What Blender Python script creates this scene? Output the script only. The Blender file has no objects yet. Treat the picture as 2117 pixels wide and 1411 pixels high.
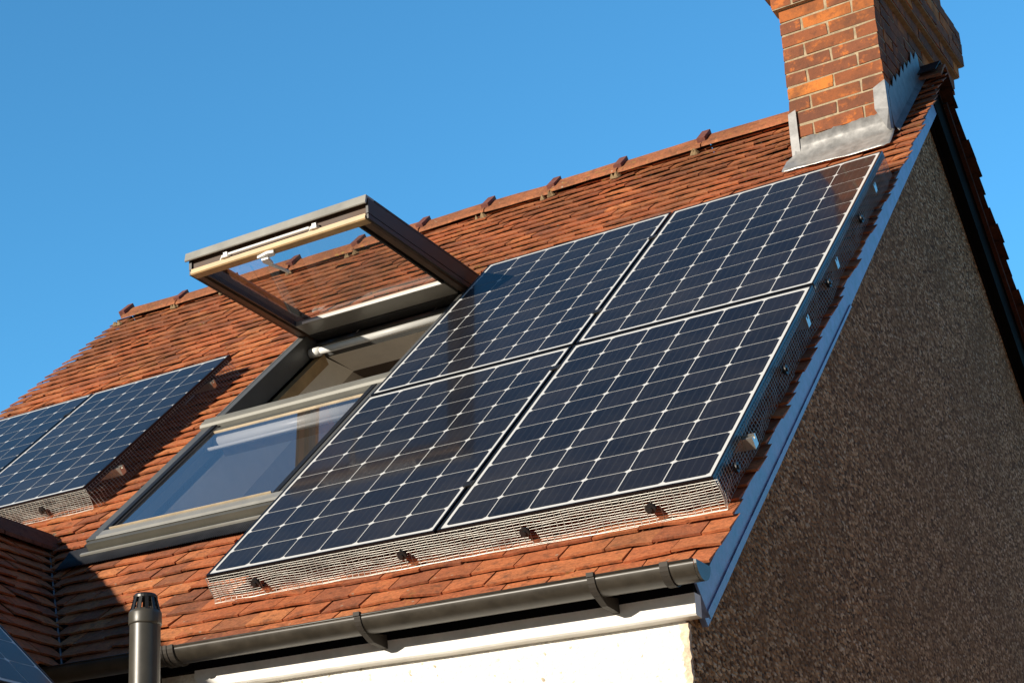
import bpy, math, random
from mathutils import Vector, Matrix, noise
random.seed(7)
rnd = random.random
def ru(a, b): return a + (b - a) * rnd()

scene = bpy.context.scene
COL = scene.collection
Z0 = 3.4                       # height of the reference origin above the ground
RP = 0.7367                    # roof pitch (rad)
CR, SR = math.cos(RP), math.sin(RP)
HT = -0.12                     # tile surface, measured along the slope normal from the panel glass plane

# ------------------------------------------------------------------ helpers
def RF(u, v, h):               # main roof coordinates: along the ridge, up the slope, off the slope
    return Vector((u, v * CR - h * SR, v * SR + h * CR))
def WF(x, y, z): return Vector((x, y, z))

class MB:
    def __init__(self): self.v = []; self.f = []; self.m = []; self.mi = 0
    def add(self, pts, faces):
        o = len(self.v); self.v += [Vector(p) for p in pts]
        for f in faces: self.f.append([i + o for i in f]); self.m.append(self.mi)
    def box(self, F, a, b, c):
        p = [F(x, y, z) for z in c for y in b for x in a]
        self.add(p, [(0,2,3,1),(4,5,7,6),(0,1,5,4),(2,6,7,3),(0,4,6,2),(1,3,7,5)])
    def tube(self, p, q, r, n=8, r2=None, caps=True):
        p, q = Vector(p), Vector(q); d = (q - p).normalized(); r2 = r if r2 is None else r2
        a = d.orthogonal().normalized(); b = d.cross(a)
        pts = []
        for c, rr in ((p, r), (q, r2)):
            for i in range(n):
                t = 2 * math.pi * i / n; pts.append(c + (a * math.cos(t) + b * math.sin(t)) * rr)
        fs = [(i, (i + 1) % n, n + (i + 1) % n, n + i) for i in range(n)]
        if caps: fs += [tuple(range(n))[::-1], tuple(range(n, 2 * n))]
        self.add(pts, fs)
    def path(self, pts, r, n=3):         # thin wire through points
        pts = [Vector(p) for p in pts]; out = []
        d = (pts[-1] - pts[0]).normalized(); a = d.orthogonal().normalized(); b = d.cross(a)
        for c in pts:
            for i in range(n):
                t = 2 * math.pi * i / n; out.append(c + (a * math.cos(t) + b * math.sin(t)) * r)
        fs = []
        for k in range(len(pts) - 1):
            for i in range(n):
                j = (i + 1) % n; fs.append((k*n+i, k*n+j, (k+1)*n+j, (k+1)*n+i))
        self.add(out, fs)
    def prism(self, F, poly, a0, a1):    # poly of (b,c); swept along a
        n = len(poly)
        p = [F(a0, b, c) for b, c in poly] + [F(a1, b, c) for b, c in poly]
        self.add(p, [(i, (i+1) % n, n+(i+1) % n, n+i) for i in range(n)] + [tuple(range(n))[::-1], tuple(range(n, 2*n))])
    def grid(self, P):                   # rows of points
        R, Cn = len(P), len(P[0])
        self.add([q for row in P for q in row], [(i*Cn+j, i*Cn+j+1, (i+1)*Cn+j+1, (i+1)*Cn+j) for i in range(R-1) for j in range(Cn-1)])

def wloc(o):
    l = Vector((0,0,0))
    while o: l += o.location; o = o.parent
    return l
def obj(name, mb, mats, parent=None, local=False, smooth=False, label=None, bevel=0, solid=0):
    me = bpy.data.meshes.new(name)
    off = Vector((0,0,0))
    top = None
    if not local:
        vs = [v + Vector((0,0,Z0)) for v in mb.v]
        if parent is None:
            lo = [min(v[i] for v in vs) for i in range(3)]; hi = [max(v[i] for v in vs) for i in range(3)]
            top = Vector(((lo[0]+hi[0])/2, (lo[1]+hi[1])/2, lo[2])); off = top
        else: off = wloc(parent)
        vs = [v - off for v in vs]
    else: vs = mb.v
    me.from_pydata([tuple(v) for v in vs], [], mb.f)
    for m in (mats if isinstance(mats, (list, tuple)) else [mats]): me.materials.append(m)
    for p, mi in zip(me.polygons, mb.m): p.material_index = mi; p.use_smooth = smooth
    me.update()
    o = bpy.data.objects.new(name, me); COL.objects.link(o)
    if parent is not None: o.parent = parent
    elif top is not None: o.location = top
    if label: o['label'] = label
    if solid:
        m = o.modifiers.new('thickness', 'SOLIDIFY'); m.thickness = solid; m.offset = 0
    if bevel:
        m = o.modifiers.new('bevel', 'BEVEL'); m.width = bevel; m.segments = 2; m.limit_method = 'ANGLE'
    return o
def empty(name, loc, label, cat, group=None, rot=None):
    o = bpy.data.objects.new(name, None); COL.objects.link(o)
    o.empty_display_size = .1
    o.location = Vector(loc) + Vector((0,0,Z0))
    if rot: o.rotation_euler = rot
    tag(o, label, cat, group); return o
def tag(o, label, cat, group=None):
    o['label'] = label; o['category'] = cat
    if group: o['group'] = group

# ------------------------------------------------------------------ materials
def mat(name):
    m = bpy.data.materials.new(name); m.use_nodes = True
    nt = m.node_tree; b = nt.nodes['Principled BSDF']; return m, nt, b
def N(nt, t, **k):
    n = nt.nodes.new(t)
    for a, b in k.items():
        if a.startswith('i_'): n.inputs[a[2:].replace('_', ' ')].default_value = b
        else: setattr(n, a, b)
    return n
def ramp(nt, src, stops):
    r = N(nt, 'ShaderNodeValToRGB'); e = r.color_ramp.elements
    while len(e) < len(stops): e.new(.5)
    for el, (p, c) in zip(e, stops): el.position = p; el.color = (*c, 1) if len(c) == 3 else c
    nt.links.new(src, r.inputs[0]); return r.outputs[0]
def mixc(nt, fac, a, b, mode='MIX'):
    n = N(nt, 'ShaderNodeMix', data_type='RGBA', blend_type=mode)
    for s, k in ((fac, 0), (a, 6), (b, 7)):
        if hasattr(s, 'links'): nt.links.new(s, n.inputs[k])
        elif isinstance(s, (int, float)): n.inputs[k].default_value = s
        else: n.inputs[k].default_value = (*s, 1)
    return n.outputs[2]
def plain(name, c, rough=.5, metal=0, spec=.5, vary=0, vscale=8, bump=0, bscale=60):
    m, nt, b = mat(name)
    b.inputs['Base Color'].default_value = (*c, 1); b.inputs['Roughness'].default_value = rough
    b.inputs['Metallic'].default_value = metal; b.inputs['Specular IOR Level'].default_value = spec
    if vary or bump:
        g = N(nt, 'ShaderNodeNewGeometry')
    if vary:
        n = N(nt, 'ShaderNodeTexNoise', i_Scale=vscale, i_Detail=6.0, i_Roughness=.65); nt.links.new(g.outputs['Position'], n.inputs['Vector'])
        lo = tuple(x * (1 - vary) for x in c); hi = tuple(min(1, x * (1 + vary)) for x in c)
        nt.links.new(ramp(nt, n.outputs[0], [(.3, lo), (.7, hi)]), b.inputs['Base Color'])
        rr = N(nt, 'ShaderNodeMapRange', i_To_Min=max(.02, rough - .1), i_To_Max=min(1, rough + .12)); nt.links.new(n.outputs[0], rr.inputs[0]); nt.links.new(rr.outputs[0], b.inputs['Roughness'])
    if bump:
        n = N(nt, 'ShaderNodeTexNoise', i_Scale=bscale, i_Detail=5.0); nt.links.new(g.outputs['Position'], n.inputs['Vector'])
        bp = N(nt, 'ShaderNodeBump', i_Strength=bump, i_Distance=.004); nt.links.new(n.outputs[0], bp.inputs['Height']); nt.links.new(bp.outputs[0], b.inputs['Normal'])
    return m

def make_tile(name, cols, lichen=.5, dk=1.0):
    m, nt, b = mat(name); L = nt.links.new
    g = N(nt, 'ShaderNodeNewGeometry')
    base = ramp(nt, g.outputs['Random Per Island'], cols)
    n1 = N(nt, 'ShaderNodeTexNoise', i_Scale=2.2, i_Detail=5.0, i_Roughness=.6); L(g.outputs['Position'], n1.inputs['Vector'])
    n2 = N(nt, 'ShaderNodeTexNoise', i_Scale=22.0, i_Detail=8.0, i_Roughness=.72); L(g.outputs['Position'], n2.inputs['Vector'])
    n3 = N(nt, 'ShaderNodeTexNoise', i_Scale=75.0, i_Detail=4.0, i_Roughness=.7); L(g.outputs['Position'], n3.inputs['Vector'])
    sz = N(nt, 'ShaderNodeSeparateXYZ'); L(g.outputs['Position'], sz.inputs[0])
    up = N(nt, 'ShaderNodeMapRange', i_From_Min=4.6, i_From_Max=6.9, i_To_Min=-.06, i_To_Max=.13); L(sz.outputs[2], up.inputs[0])
    wsum = N(nt, 'ShaderNodeMath', operation='ADD'); L(n1.outputs[0], wsum.inputs[0]); L(up.outputs[0], wsum.inputs[1])
    c = mixc(nt, ramp(nt, wsum.outputs[0], [(.46, (0,0,0)), (.70, (.8,.8,.8))]), base, tuple(dk * x for x in (.24, .095, .045)))    # weathered towards the ridge
    c = mixc(nt, ramp(nt, n2.outputs[0], [(.51, (0,0,0)), (.67, (.8,.8,.8))]), c, tuple(dk * x for x in (.125, .058, .034)))            # soot and dark moss
    c = mixc(nt, ramp(nt, n2.outputs[0], [(.27, (.75,.75,.75)), (.43, (0,0,0))]), c, tuple(dk * x for x in (.60, .225, .085)))             # fresh clay
    mv = N(nt, 'ShaderNodeMapRange', i_From_Min=.3, i_From_Max=.7, i_To_Min=.72, i_To_Max=1.25); L(n3.outputs[0], mv.inputs[0])
    mm = N(nt, 'ShaderNodeCombineColor'); [L(mv.outputs[0], mm.inputs[i]) for i in range(3)]
    c = mixc(nt, 1.0, c, mm.outputs[0], 'MULTIPLY')
    vo = N(nt, 'ShaderNodeTexNoise', i_Scale=34.0, i_Detail=3.0, i_Roughness=.5); L(g.outputs['Position'], vo.inputs['Vector'])
    pat = N(nt, 'ShaderNodeTexNoise', i_Scale=1.4, i_Detail=3.0); L(g.outputs['Position'], pat.inputs['Vector'])
    lm = N(nt, 'ShaderNodeMath', operation='MULTIPLY'); L(ramp(nt, vo.outputs[0], [(.60, (0,0,0)), (.68, (1,1,1))]), lm.inputs[0]); L(ramp(nt, pat.outputs[0], [(.45, (0,0,0)), (.62, (lichen,)*3)]), lm.inputs[1])
    c = mixc(nt, lm.outputs[0], c, tuple(dk * x for x in (.36, .23, .06)))                                                             # yellow lichen
    sp = N(nt, 'ShaderNodeTexVoronoi', i_Scale=14.0); L(g.outputs['Position'], sp.inputs['Vector'])
    c = mixc(nt, ramp(nt, sp.outputs['Distance'], [(.05, (.7,.7,.7)), (.10, (0,0,0))]), c, tuple(dk * x for x in (.46, .39, .29)))      # pale lichen spots
    L(c, b.inputs['Base Color']); b.inputs['Roughness'].default_value = .82; b.inputs['Specular IOR Level'].default_value = .25
    bp = N(nt, 'ShaderNodeBump', i_Strength=.75, i_Distance=.006); L(n2.outputs[0], bp.inputs['Height'])
    bp2 = N(nt, 'ShaderNodeBump', i_Strength=.6, i_Distance=.003); L(n3.outputs[0], bp2.inputs['Height']); L(bp.outputs[0], bp2.inputs['Normal']); L(bp2.outputs[0], b.inputs['Normal'])
    return m
TILE_COLS = [(0, (.39,.118,.050)), (.2, (.49,.152,.062)), (.42, (.53,.178,.070)), (.6, (.41,.126,.056)), (.72, (.24,.090,.050)), (.86, (.60,.220,.085)), (1, (.44,.142,.060))]
M_tile = make_tile('clay_tile', TILE_COLS)
M_tile_dark = make_tile('darkened_clay_tile', [(p, tuple(.15 * x for x in c)) for p, c in TILE_COLS], .2, .16)  # darker copy of the clay tile, rear slope shade put into its colour
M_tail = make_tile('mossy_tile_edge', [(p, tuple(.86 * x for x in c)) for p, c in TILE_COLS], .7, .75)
M_ridge = make_tile('ridge_clay', [(0, (.33,.120,.058)), (.5, (.40,.145,.065)), (1, (.25,.095,.050))], .9)
M_wridge = make_tile('shaded_ridge_clay', [(0, (.13,.055,.036)), (1, (.18,.07,.042))], .3, .35)  # wing ridge is unlit, its shade is put into this darker clay
M_nib = plain('ridge_roll_clay', (.17, .060, .045), .8, vary=.35, vscale=30, bump=.4)
M_mortar = plain('lime_mortar', (.42, .34, .22), .95, vary=.35, vscale=40, bump=.9, bscale=120)
M_mossmortar = plain('mossy_mortar', (.21, .145, .075), .95, vary=.5, vscale=30, bump=.9, bscale=100)
M_bmortar = plain('brick_mortar', (.35, .275, .175), .95, vary=.35, vscale=30, bump=.9, bscale=140)

def make_brick():
    m, nt, b = mat('chimney_brick'); L = nt.links.new
    g = N(nt, 'ShaderNodeNewGeometry')
    base = ramp(nt, g.outputs['Random Per Island'], [(0, (.19,.072,.040)), (.3, (.23,.085,.045)), (.55, (.28,.095,.042)), (.72, (.16,.066,.042)), (.84, (.36,.115,.038)), (.92, (.58,.19,.045)), (1, (.62,.21,.045))])
    n1 = N(nt, 'ShaderNodeTexNoise', i_Scale=14.0, i_Detail=6.0, i_Roughness=.7); L(g.outputs['Position'], n1.inputs['Vector'])
    n2 = N(nt, 'ShaderNodeTexNoise', i_Scale=70.0, i_Detail=6.0, i_Roughness=.7); L(g.outputs['Position'], n2.inputs['Vector'])
    c = mixc(nt, ramp(nt, n1.outputs[0], [(.54, (0,0,0)), (.64, (.8,.8,.8))]), base, (.56, .17, .042))
    c = mixc(nt, ramp(nt, n1.outputs[0], [(.30, (.85,.85,.85)), (.45, (0,0,0))]), c, (.12, .055, .036))
    c = mixc(nt, ramp(nt, n2.outputs[0], [(.60, (0,0,0)), (.72, (.7,.7,.7))]), c, (.09, .045, .03))
    n4 = N(nt, 'ShaderNodeTexNoise', i_Scale=4.5, i_Detail=6.0, i_Roughness=.7); L(g.outputs['Position'], n4.inputs['Vector'])
    c = mixc(nt, ramp(nt, n4.outputs[0], [(.46, (0,0,0)), (.66, (.75,.75,.75))]), c, (.11, .055, .036))
    L(c, b.inputs['Base Color']); b.inputs['Roughness'].default_value = .9; b.inputs['Specular IOR Level'].default_value = .2
    bp = N(nt, 'ShaderNodeBump', i_Strength=.9, i_Distance=.006); L(n1.outputs[0], bp.inputs['Height'])
    bp2 = N(nt, 'ShaderNodeBump', i_Strength=.8, i_Distance=.003); L(n2.outputs[0], bp2.inputs['Height']); L(bp.outputs[0], bp2.inputs['Normal']); L(bp2.outputs[0], b.inputs['Normal'])
    return m
M_brick = make_brick()

def make_dash(name, cols, scale, bump, rough=.9, big=None, aniso=(1, 1, 1)):
    m, nt, b = mat(name); L = nt.links.new
    g = N(nt, 'ShaderNodeNewGeometry')
    w = N(nt, 'ShaderNodeTexNoise', i_Scale=60.0, i_Detail=2.0); L(g.outputs['Position'], w.inputs['Vector'])
    wa = N(nt, 'ShaderNodeVectorMath', operation='MULTIPLY_ADD'); wa.inputs[1].default_value = (.012,)*3; L(w.outputs[1], wa.inputs[0]); L(g.outputs['Position'], wa.inputs[2])
    mq = N(nt, 'ShaderNodeMapping'); mq.inputs['Scale'].default_value = aniso; L(wa.outputs[0], mq.inputs['Vector'])
    v = N(nt, 'ShaderNodeTexVoronoi', i_Scale=scale); L(mq.outputs[0], v.inputs['Vector'])
    sep = N(nt, 'ShaderNodeSeparateColor'); L(v.outputs['Color'], sep.inputs[0])
    c = ramp(nt, sep.outputs[0], cols)
    if big:
        n = N(nt, 'ShaderNodeTexNoise', i_Scale=1.6, i_Detail=6.0); L(g.outputs['Position'], n.inputs['Vector'])
        c = mixc(nt, ramp(nt, n.outputs[0], [(.42, (0,0,0)), (.7, (.55,.55,.55))]), c, big)
    L(c, b.inputs['Base Color']); b.inputs['Roughness'].default_value = rough; b.inputs['Specular IOR Level'].default_value = .12
    bp = N(nt, 'ShaderNodeBump', i_Strength=bump, i_Distance=.012, invert=True); L(v.outputs['Distance'], bp.inputs['Height']); L(bp.outputs[0], b.inputs['Normal'])
    return m
M_dash = make_dash('brown_pebbledash', [(0, (.080,.040,.017)), (.22, (.21,.112,.046)), (.52, (.36,.208,.094)), (.76, (.53,.325,.16)), (.92, (.74,.52,.30)), (1, (.85,.66,.44))], 96, 1.0, .85, (.23,.130,.055), (1, .55, 1))
M_white = make_dash('white_roughcast', [(0, (.78,.75,.68)), (.5, (.84,.82,.76)), (.965, (.88,.86,.81)), (1, (.45,.38,.28))], 105, .35, .9)
M_board = plain('white_board_paint', (.78, .76, .71), .55, vary=.16, vscale=9, bump=.25, bscale=30)
M_edge = plain('broken_render_edge', (.64, .52, .38), .95, vary=.45, vscale=45, bump=1, bscale=80)
M_gutter = plain('brown_black_plastic', (.040, .034, .026), .38, vary=.35, vscale=14)
M_bracket = plain('matt_bracket_plastic', (.040, .034, .028), .6, spec=.25, vary=.2)
M_blackp = plain('black_plastic', (.018, .017, .016), .4)
M_pipe = plain('dark_pipe_plastic', (.056, .051, .041), .36, vary=.2, vscale=9)
M_alu = plain('grey_window_cladding', (.33, .322, .29), .40, metal=.25, vary=.12, vscale=6)
M_alufr = plain('slate_grey_window_frame', (.120, .122, .118), .45, metal=.2, vary=.12, vscale=6)
M_transom = plain('weathered_grey_cladding', (.20, .195, .17), .5, metal=.2, vary=.15, vscale=6)
M_sill = plain('olive_grey_sash_metal', (.115, .11, .090), .45, metal=.2, vary=.12, vscale=6)
M_darkwood = plain('dark_brown_timber', (.065, .032, .016), .6, vary=.3)  # dark brown, for the sash recess and the undercloak
M_aludk = plain('dark_window_cladding', (.036, .035, .036), .45, metal=.2, vary=.2)
M_pine = plain('lacquered_pine', (.47, .315, .155), .42, vary=.25, vscale=9)
M_palepine = plain('pale_timber', (.50, .40, .27), .5, vary=.2)
M_pinedk = plain('brown_stained_timber', (.105, .066, .044), .5, vary=.3)
M_whitep = plain('white_plastic', (.82, .82, .80), .35)
M_plaster = plain('interior_plaster', (.88, .84, .76), .9, vary=.06)
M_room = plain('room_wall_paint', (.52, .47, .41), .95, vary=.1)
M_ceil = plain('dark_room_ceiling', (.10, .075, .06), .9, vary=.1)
M_black = plain('black_rubber', (.012, .012, .013), .5)
M_lead = plain('lead_sheet', (.44, .43, .41), .36, metal=.5, vary=.35, vscale=16, bump=.35, bscale=14)
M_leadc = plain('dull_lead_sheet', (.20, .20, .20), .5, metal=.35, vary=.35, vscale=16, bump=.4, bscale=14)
M_leaddk = plain('dark_lead_skirt', (.022, .023, .027), .6, spec=.25, vary=.3, vscale=12, bump=.4, bscale=50)
M_barge = plain('bluish_board', (.22, .29, .50), .36, vary=.4, vscale=14, bump=.2, bscale=40)  # bluish base colour varied by noise
M_bargedk = plain('matt_black_board', (.007, .007, .007), .8, spec=.04)
M_rail = plain('mill_aluminium', (.62, .60, .54), .38, metal=.85, vary=.12)
M_wire = plain('galvanised_wire', (.42, .41, .375), .42, metal=.45, vary=.25, vscale=20)
M_pframe = plain('black_anodised_frame', (.014, .015, .018), .35, metal=.5)
M_deck = plain('roofing_felt', (.03, .027, .025), .95)
M_ground = plain('ground_gravel', (.36, .25, .155), .95, vary=.3, vscale=1.5)
M_leadroll = plain('lead_valley', (.22, .23, .26), .5, metal=.4, vary=.3)

def make_cell(name, c, gl=.06):
    m, nt, b = mat(name); L = nt.links.new
    b.inputs['Base Color'].default_value = (*c, 1); b.inputs['Roughness'].default_value = .4
    b.inputs['Specular IOR Level'].default_value = .2
    b.inputs['Coat Weight'].default_value = .52; b.inputs['Coat Roughness'].default_value = gl; b.inputs['Coat IOR'].default_value = 1.42
    g = N(nt, 'ShaderNodeNewGeometry')
    n = N(nt, 'ShaderNodeTexNoise', i_Scale=3.0, i_Detail=5.0); L(g.outputs['Position'], n.inputs['Vector'])
    rr = N(nt, 'ShaderNodeMapRange', i_To_Min=gl * .5, i_To_Max=gl * 1.6); L(n.outputs[0], rr.inputs[0]); L(rr.outputs[0], b.inputs['Coat Roughness'])
    return m, nt, b, g
M_back = make_cell('white_backsheet_under_glass', (.70, .70, .68))[0]
M_cell, nt, b, g = make_cell('silicon_cell_under_glass', (.016, .020, .034))
L = nt.links.new
cr = ramp(nt, g.outputs['Random Per Island'], [(0, (.0095,.0092,.0112)), (.5, (.0125,.0118,.0142)), (1, (.0175,.0160,.0185))])
dn = N(nt, 'ShaderNodeTexNoise', i_Scale=260.0, i_Detail=2.0); L(g.outputs['Position'], dn.inputs['Vector'])
cr = mixc(nt, ramp(nt, dn.outputs[0], [(.66, (0,0,0)), (.74, (.25,.25,.25))]), cr, (.10, .10, .11))
tcx = N(nt, 'ShaderNodeTexCoord'); sxx = N(nt, 'ShaderNodeSeparateXYZ'); L(tcx.outputs['Object'], sxx.inputs[0])
md = N(nt, 'ShaderNodeMath', operation='PINGPONG'); L(sxx.outputs[0], md.inputs[0]); md.inputs[1].default_value = .01615
cr = mixc(nt, ramp(nt, md.outputs[0], [(.0006, (.22,.22,.22)), (.0012, (0,0,0))]), cr, (.085, .085, .09))
du = N(nt, 'ShaderNodeTexNoise', i_Scale=2.4, i_Detail=7.0, i_Roughness=.7); L(g.outputs['Position'], du.inputs['Vector'])
cr = mixc(nt, ramp(nt, du.outputs[0], [(.45, (0,0,0)), (.75, (.06,.06,.06))]), cr, (.30, .26, .20))
L(cr, b.inputs['Base Color'])

def make_glass(name, tint, k, body):
    # thin pane: fresnel reflection over a clear, faintly dusty sheet
    m, nt, b = mat(name); L = nt.links.new; nt.nodes.remove(b)
    out = nt.nodes['Material Output']
    tr = N(nt, 'ShaderNodeBsdfTransparent'); tr.inputs[0].default_value = (*tint, 1)
    df = N(nt, 'ShaderNodeBsdfDiffuse'); df.inputs[0].default_value = (.6, .58, .54, 1)
    mx0 = N(nt, 'ShaderNodeMixShader'); mx0.inputs[0].default_value = body; L(tr.outputs[0], mx0.inputs[1]); L(df.outputs[0], mx0.inputs[2])
    gl = N(nt, 'ShaderNodeBsdfGlossy'); gl.inputs['Roughness'].default_value = .015; gl.inputs[0].default_value = (1, 1, 1, 1)
    ge = N(nt, 'ShaderNodeNewGeometry'); dt = N(nt, 'ShaderNodeVectorMath', operation='DOT_PRODUCT'); L(ge.outputs['Incoming'], dt.inputs[0]); L(ge.outputs['Normal'], dt.inputs[1])
    ab = N(nt, 'ShaderNodeMath', operation='ABSOLUTE'); L(dt.outputs['Value'], ab.inputs[0])
    om = N(nt, 'ShaderNodeMath', operation='SUBTRACT'); om.inputs[0].default_value = 1; L(ab.outputs[0], om.inputs[1])
    pw_ = N(nt, 'ShaderNodeMath', operation='POWER'); L(om.outputs[0], pw_.inputs[0]); pw_.inputs[1].default_value = 5
    fr = N(nt, 'ShaderNodeMath', operation='MULTIPLY_ADD'); L(pw_.outputs[0], fr.inputs[0]); fr.inputs[1].default_value = 1 - k; fr.inputs[2].default_value = k
    mx = N(nt, 'ShaderNodeMixShader'); L(fr.outputs[0], mx.inputs[0]); L(mx0.outputs[0], mx.inputs[1]); L(gl.outputs[0], mx.inputs[2]); L(mx.outputs[0], out.inputs[0])
    return m
M_glass = make_glass('window_glass', (.90, .90, .89), .09, .05)
M_glass2 = make_glass('reflective_window_glass', (.96, .96, .97), .38, .05)

# ------------------------------------------------------------------ house root
house = empty('house', (0, 2, -Z0), 'brick chimneyed house with orange clay tiled roof and brown pebbledash gable', 'house')

# ridge line: rises a little towards the far end, as in the photo
VR = 5.06
def vridge(u): return VR + max(0., min(1., (1.16 - u) / 5.)) * .24
def stretch(u, v):
    if v < 3.0: return v
    return 3.0 + (v - 3.0) * (vridge(u) - 3.0) / (VR - 3.0)
RZ = 1.05 * SR - .12 * CR; RX = -1.62           # ridge of the cross wing
UL, UR = -3.87, 2.062
WIN = (-1.19, -.08, .80, 3.27)
# valley between the main slope and the wing
def valley_u(v):
    z = v * SR + HT * CR
    s = (RZ - z) / SR
    return RX + s * CR

def tile_field(mb, F, v0, v1, rows_ok, gauge=.104, width=.165, thick=.0095, h=HT, seed=1):
    r = random.Random(seed)
    nrow = int(round((v1 - v0) / gauge)); gauge = (v1 - v0) / nrow
    for i in range(nrow):
        v = v0 + i * gauge
        top = min(v + gauge * 1.28, v1 + .02); vf = .35 + .65 * min(1, max(0, v / 3))
        for (a, b) in rows_ok(v + gauge * .4):
            off = (i % 2) * width * .5 + r.uniform(-.006, .006)
            k = math.floor((a - off) / width); x = k * width + off
            wob = r.uniform(0, 9)
            while x < b:
                x0, x1 = max(x, a) + .0022, min(x + width, b) - .0022; x += width
                if x1 - x0 < .012: continue
                dv = r.gauss(0, .0038) + vf * .010 * noise.noise((x * .8, wob, i * .37)); dh = abs(r.gauss(0, .0022)) + vf * .005 * noise.noise((x*.9, i*.21, 3.3))
                tilt = r.gauss(0, .0026); cam = r.uniform(.0008, .0055)
                if r.random() < .03: dh += r.uniform(.003, .008)
                if r.random() < .02: dv += r.uniform(-.02, .012)
                xm = (x0 + x1) / 2
                chip = r.random() < .05
                vl = [v + dv + (r.uniform(.006, .02) if chip else 0), v + dv, v + dv + (r.uniform(0, .003))]
                ht = [h + dh - tilt, h + dh + cam, h + dh + tilt]
                hb = [h - .017 + .3 * (q - h) for q in ht]
                P = []
                for xx, vv, t, bk in zip((x0, xm, x1), vl, ht, hb):
                    P += [F(xx, vv, t), F(xx, top, bk), F(xx, vv + .001, t - thick)]
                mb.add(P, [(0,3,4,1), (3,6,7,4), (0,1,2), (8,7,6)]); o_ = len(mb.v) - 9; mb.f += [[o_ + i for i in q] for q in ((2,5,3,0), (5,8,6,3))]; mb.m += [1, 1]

def main_rows(v):
    sp = [(UL + .012 * math.sin(v * 61), UR + .010 * math.sin(v * 47))]
    if v < 1.05:
        xv = valley_u(v); sp = [(UL, 2 * RX - xv + .012), (xv - .004, sp[0][1])]
    if WIN[2] < v < WIN[3] + .03:
        out = []
        for a, b in sp:
            if a < WIN[0] and b > WIN[1]: out += [(a, WIN[0]), (WIN[1], b)]
            else: out.append((a, b))
        sp = out
    if v > 4.10:
        out = []
        for a, b in sp:
            if b > 1.93: out += [(a, 1.437), (1.925, b)]
            else: out.append((a, b))
        sp = out
    return sp
def FM(u, v, h): return RF(u, stretch(u, v), h)
mb = MB(); tile_field(mb, FM, -.36, VR - .02, main_rows, seed=3)
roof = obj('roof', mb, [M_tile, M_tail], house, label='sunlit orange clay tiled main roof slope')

# felt deck under the tiles, with an opening for the window
mb = MB()
for (a, b, c, d) in ((UL + .05, WIN[0], -.30, 4.9), (WIN[1], UR - .05, -.30, 4.9), (WIN[0], WIN[1], -.30, WIN[2]), (WIN[0], WIN[1], WIN[3], 4.9)):
    mb.box(FM, (a, b), (c, d), (HT - .06, HT - .032))
obj('roof_deck', mb, M_deck, house)

# rear slope
def FB(u, v, h):                      # v measured up the rear slope, mirrored about the ridge
    p = FM(u, v, h); yr = FM(u, VR, HT).y
    return Vector((p.x, 2 * yr - p.y, p.z))
mb = MB()
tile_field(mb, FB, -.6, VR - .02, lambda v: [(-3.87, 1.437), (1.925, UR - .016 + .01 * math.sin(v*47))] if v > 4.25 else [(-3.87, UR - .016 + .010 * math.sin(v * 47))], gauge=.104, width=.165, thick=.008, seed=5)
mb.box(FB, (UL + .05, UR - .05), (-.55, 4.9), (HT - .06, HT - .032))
obj('roof', mb, [M_tile_dark, M_tile_dark], house, label='rear roof slope, shade put into its dark tiles, seen edge on at the right verge')

# ridge tiles with their raised rolls and mortar bedding
nibs = [2.1, 1.24, .726, .204, -.238, -.695, -1.175, -1.679, -2.209, -2.754, -3.21, -3.731]
for k in range(len(nibs) - 1):
    a, b = nibs[k + 1] + .004, nibs[k] - .004
    if k == 0: a, b = 1.935, 2.05
    elif k == 1: b = 1.43
    dz, tl = ru(-.010, .010), ru(-.012, .012)
    def ap(u):
        q = FM(u, VR, HT); return q.y, q.z + dz + tl * (u - a) / (b - a)
    prof = [(-.125, -.098), (-.085, -.058), (-.045, -.018), (-.018, .006), (0, .012), (.018, .006), (.045, -.018), (.085, -.058), (.125, -.098)]
    mb = MB(); rows = []
    m = 5
    for i in range(m + 1):
        u = a + (b - a) * i / m; y, z = ap(u)
        rows.append([Vector((u, y + p, z + .036 + q + .003 * noise.noise((u * 5, p * 20, k)))) for p, q in prof])
    mb.grid(rows)
    low = [[q + Vector((0, 0, -.018)) for q in row] for row in rows]
    mb.grid(low)
    for s in (0, m):
        n = len(prof)
        mb.add(rows[s] + low[s], [(i, i + 1, n + i + 1, n + i) for i in range(n - 1)])
    for e in (0, -1):
        mb.grid([[r[e] for r in rows], [r[e] for r in low]])
    if 1 <= k:
        # roll across the joint at the lower-u end
        mb.mi = 1
        u0 = nibs[k + 1]; y, z = ap(u0)
        def FN(u, v, h): return Vector((u, y, z + .046)) + Vector((0, CR, SR)) * v + Vector((0, -SR, CR)) * h
        mb.box(FN, (u0 - .026, u0 + .022), (-.13, .016), (-.012, .030 + ru(-.006, .006)))
        # mortar dab below the joint
        mb.mi = 2
        c = RF(u0 - .015, stretch(u0, VR) - .158, HT + .012)
        for _ in range(3):
            q = c + Vector((ru(-.04, .03), 0, 0)) + Vector((0, CR, SR)) * ru(-.012, .02)
            rr = ru(.012, .024); n = 7
            pts = [q + Vector((0, -SR, CR)) * rr * .9] + [q + Vector((math.cos(t), CR * math.sin(t), SR * math.sin(t))) * rr * ru(.8, 1.3) - Vector((0, -SR, CR)) * .012 for t in [2*math.pi*i/n for i in range(n)]]
            mb.add(pts, [(0, i + 1, (i + 1) % n + 1) for i in range(n)])
    obj('ridge_tile', mb, [M_ridge, M_nib, M_mossmortar], roof)

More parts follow.
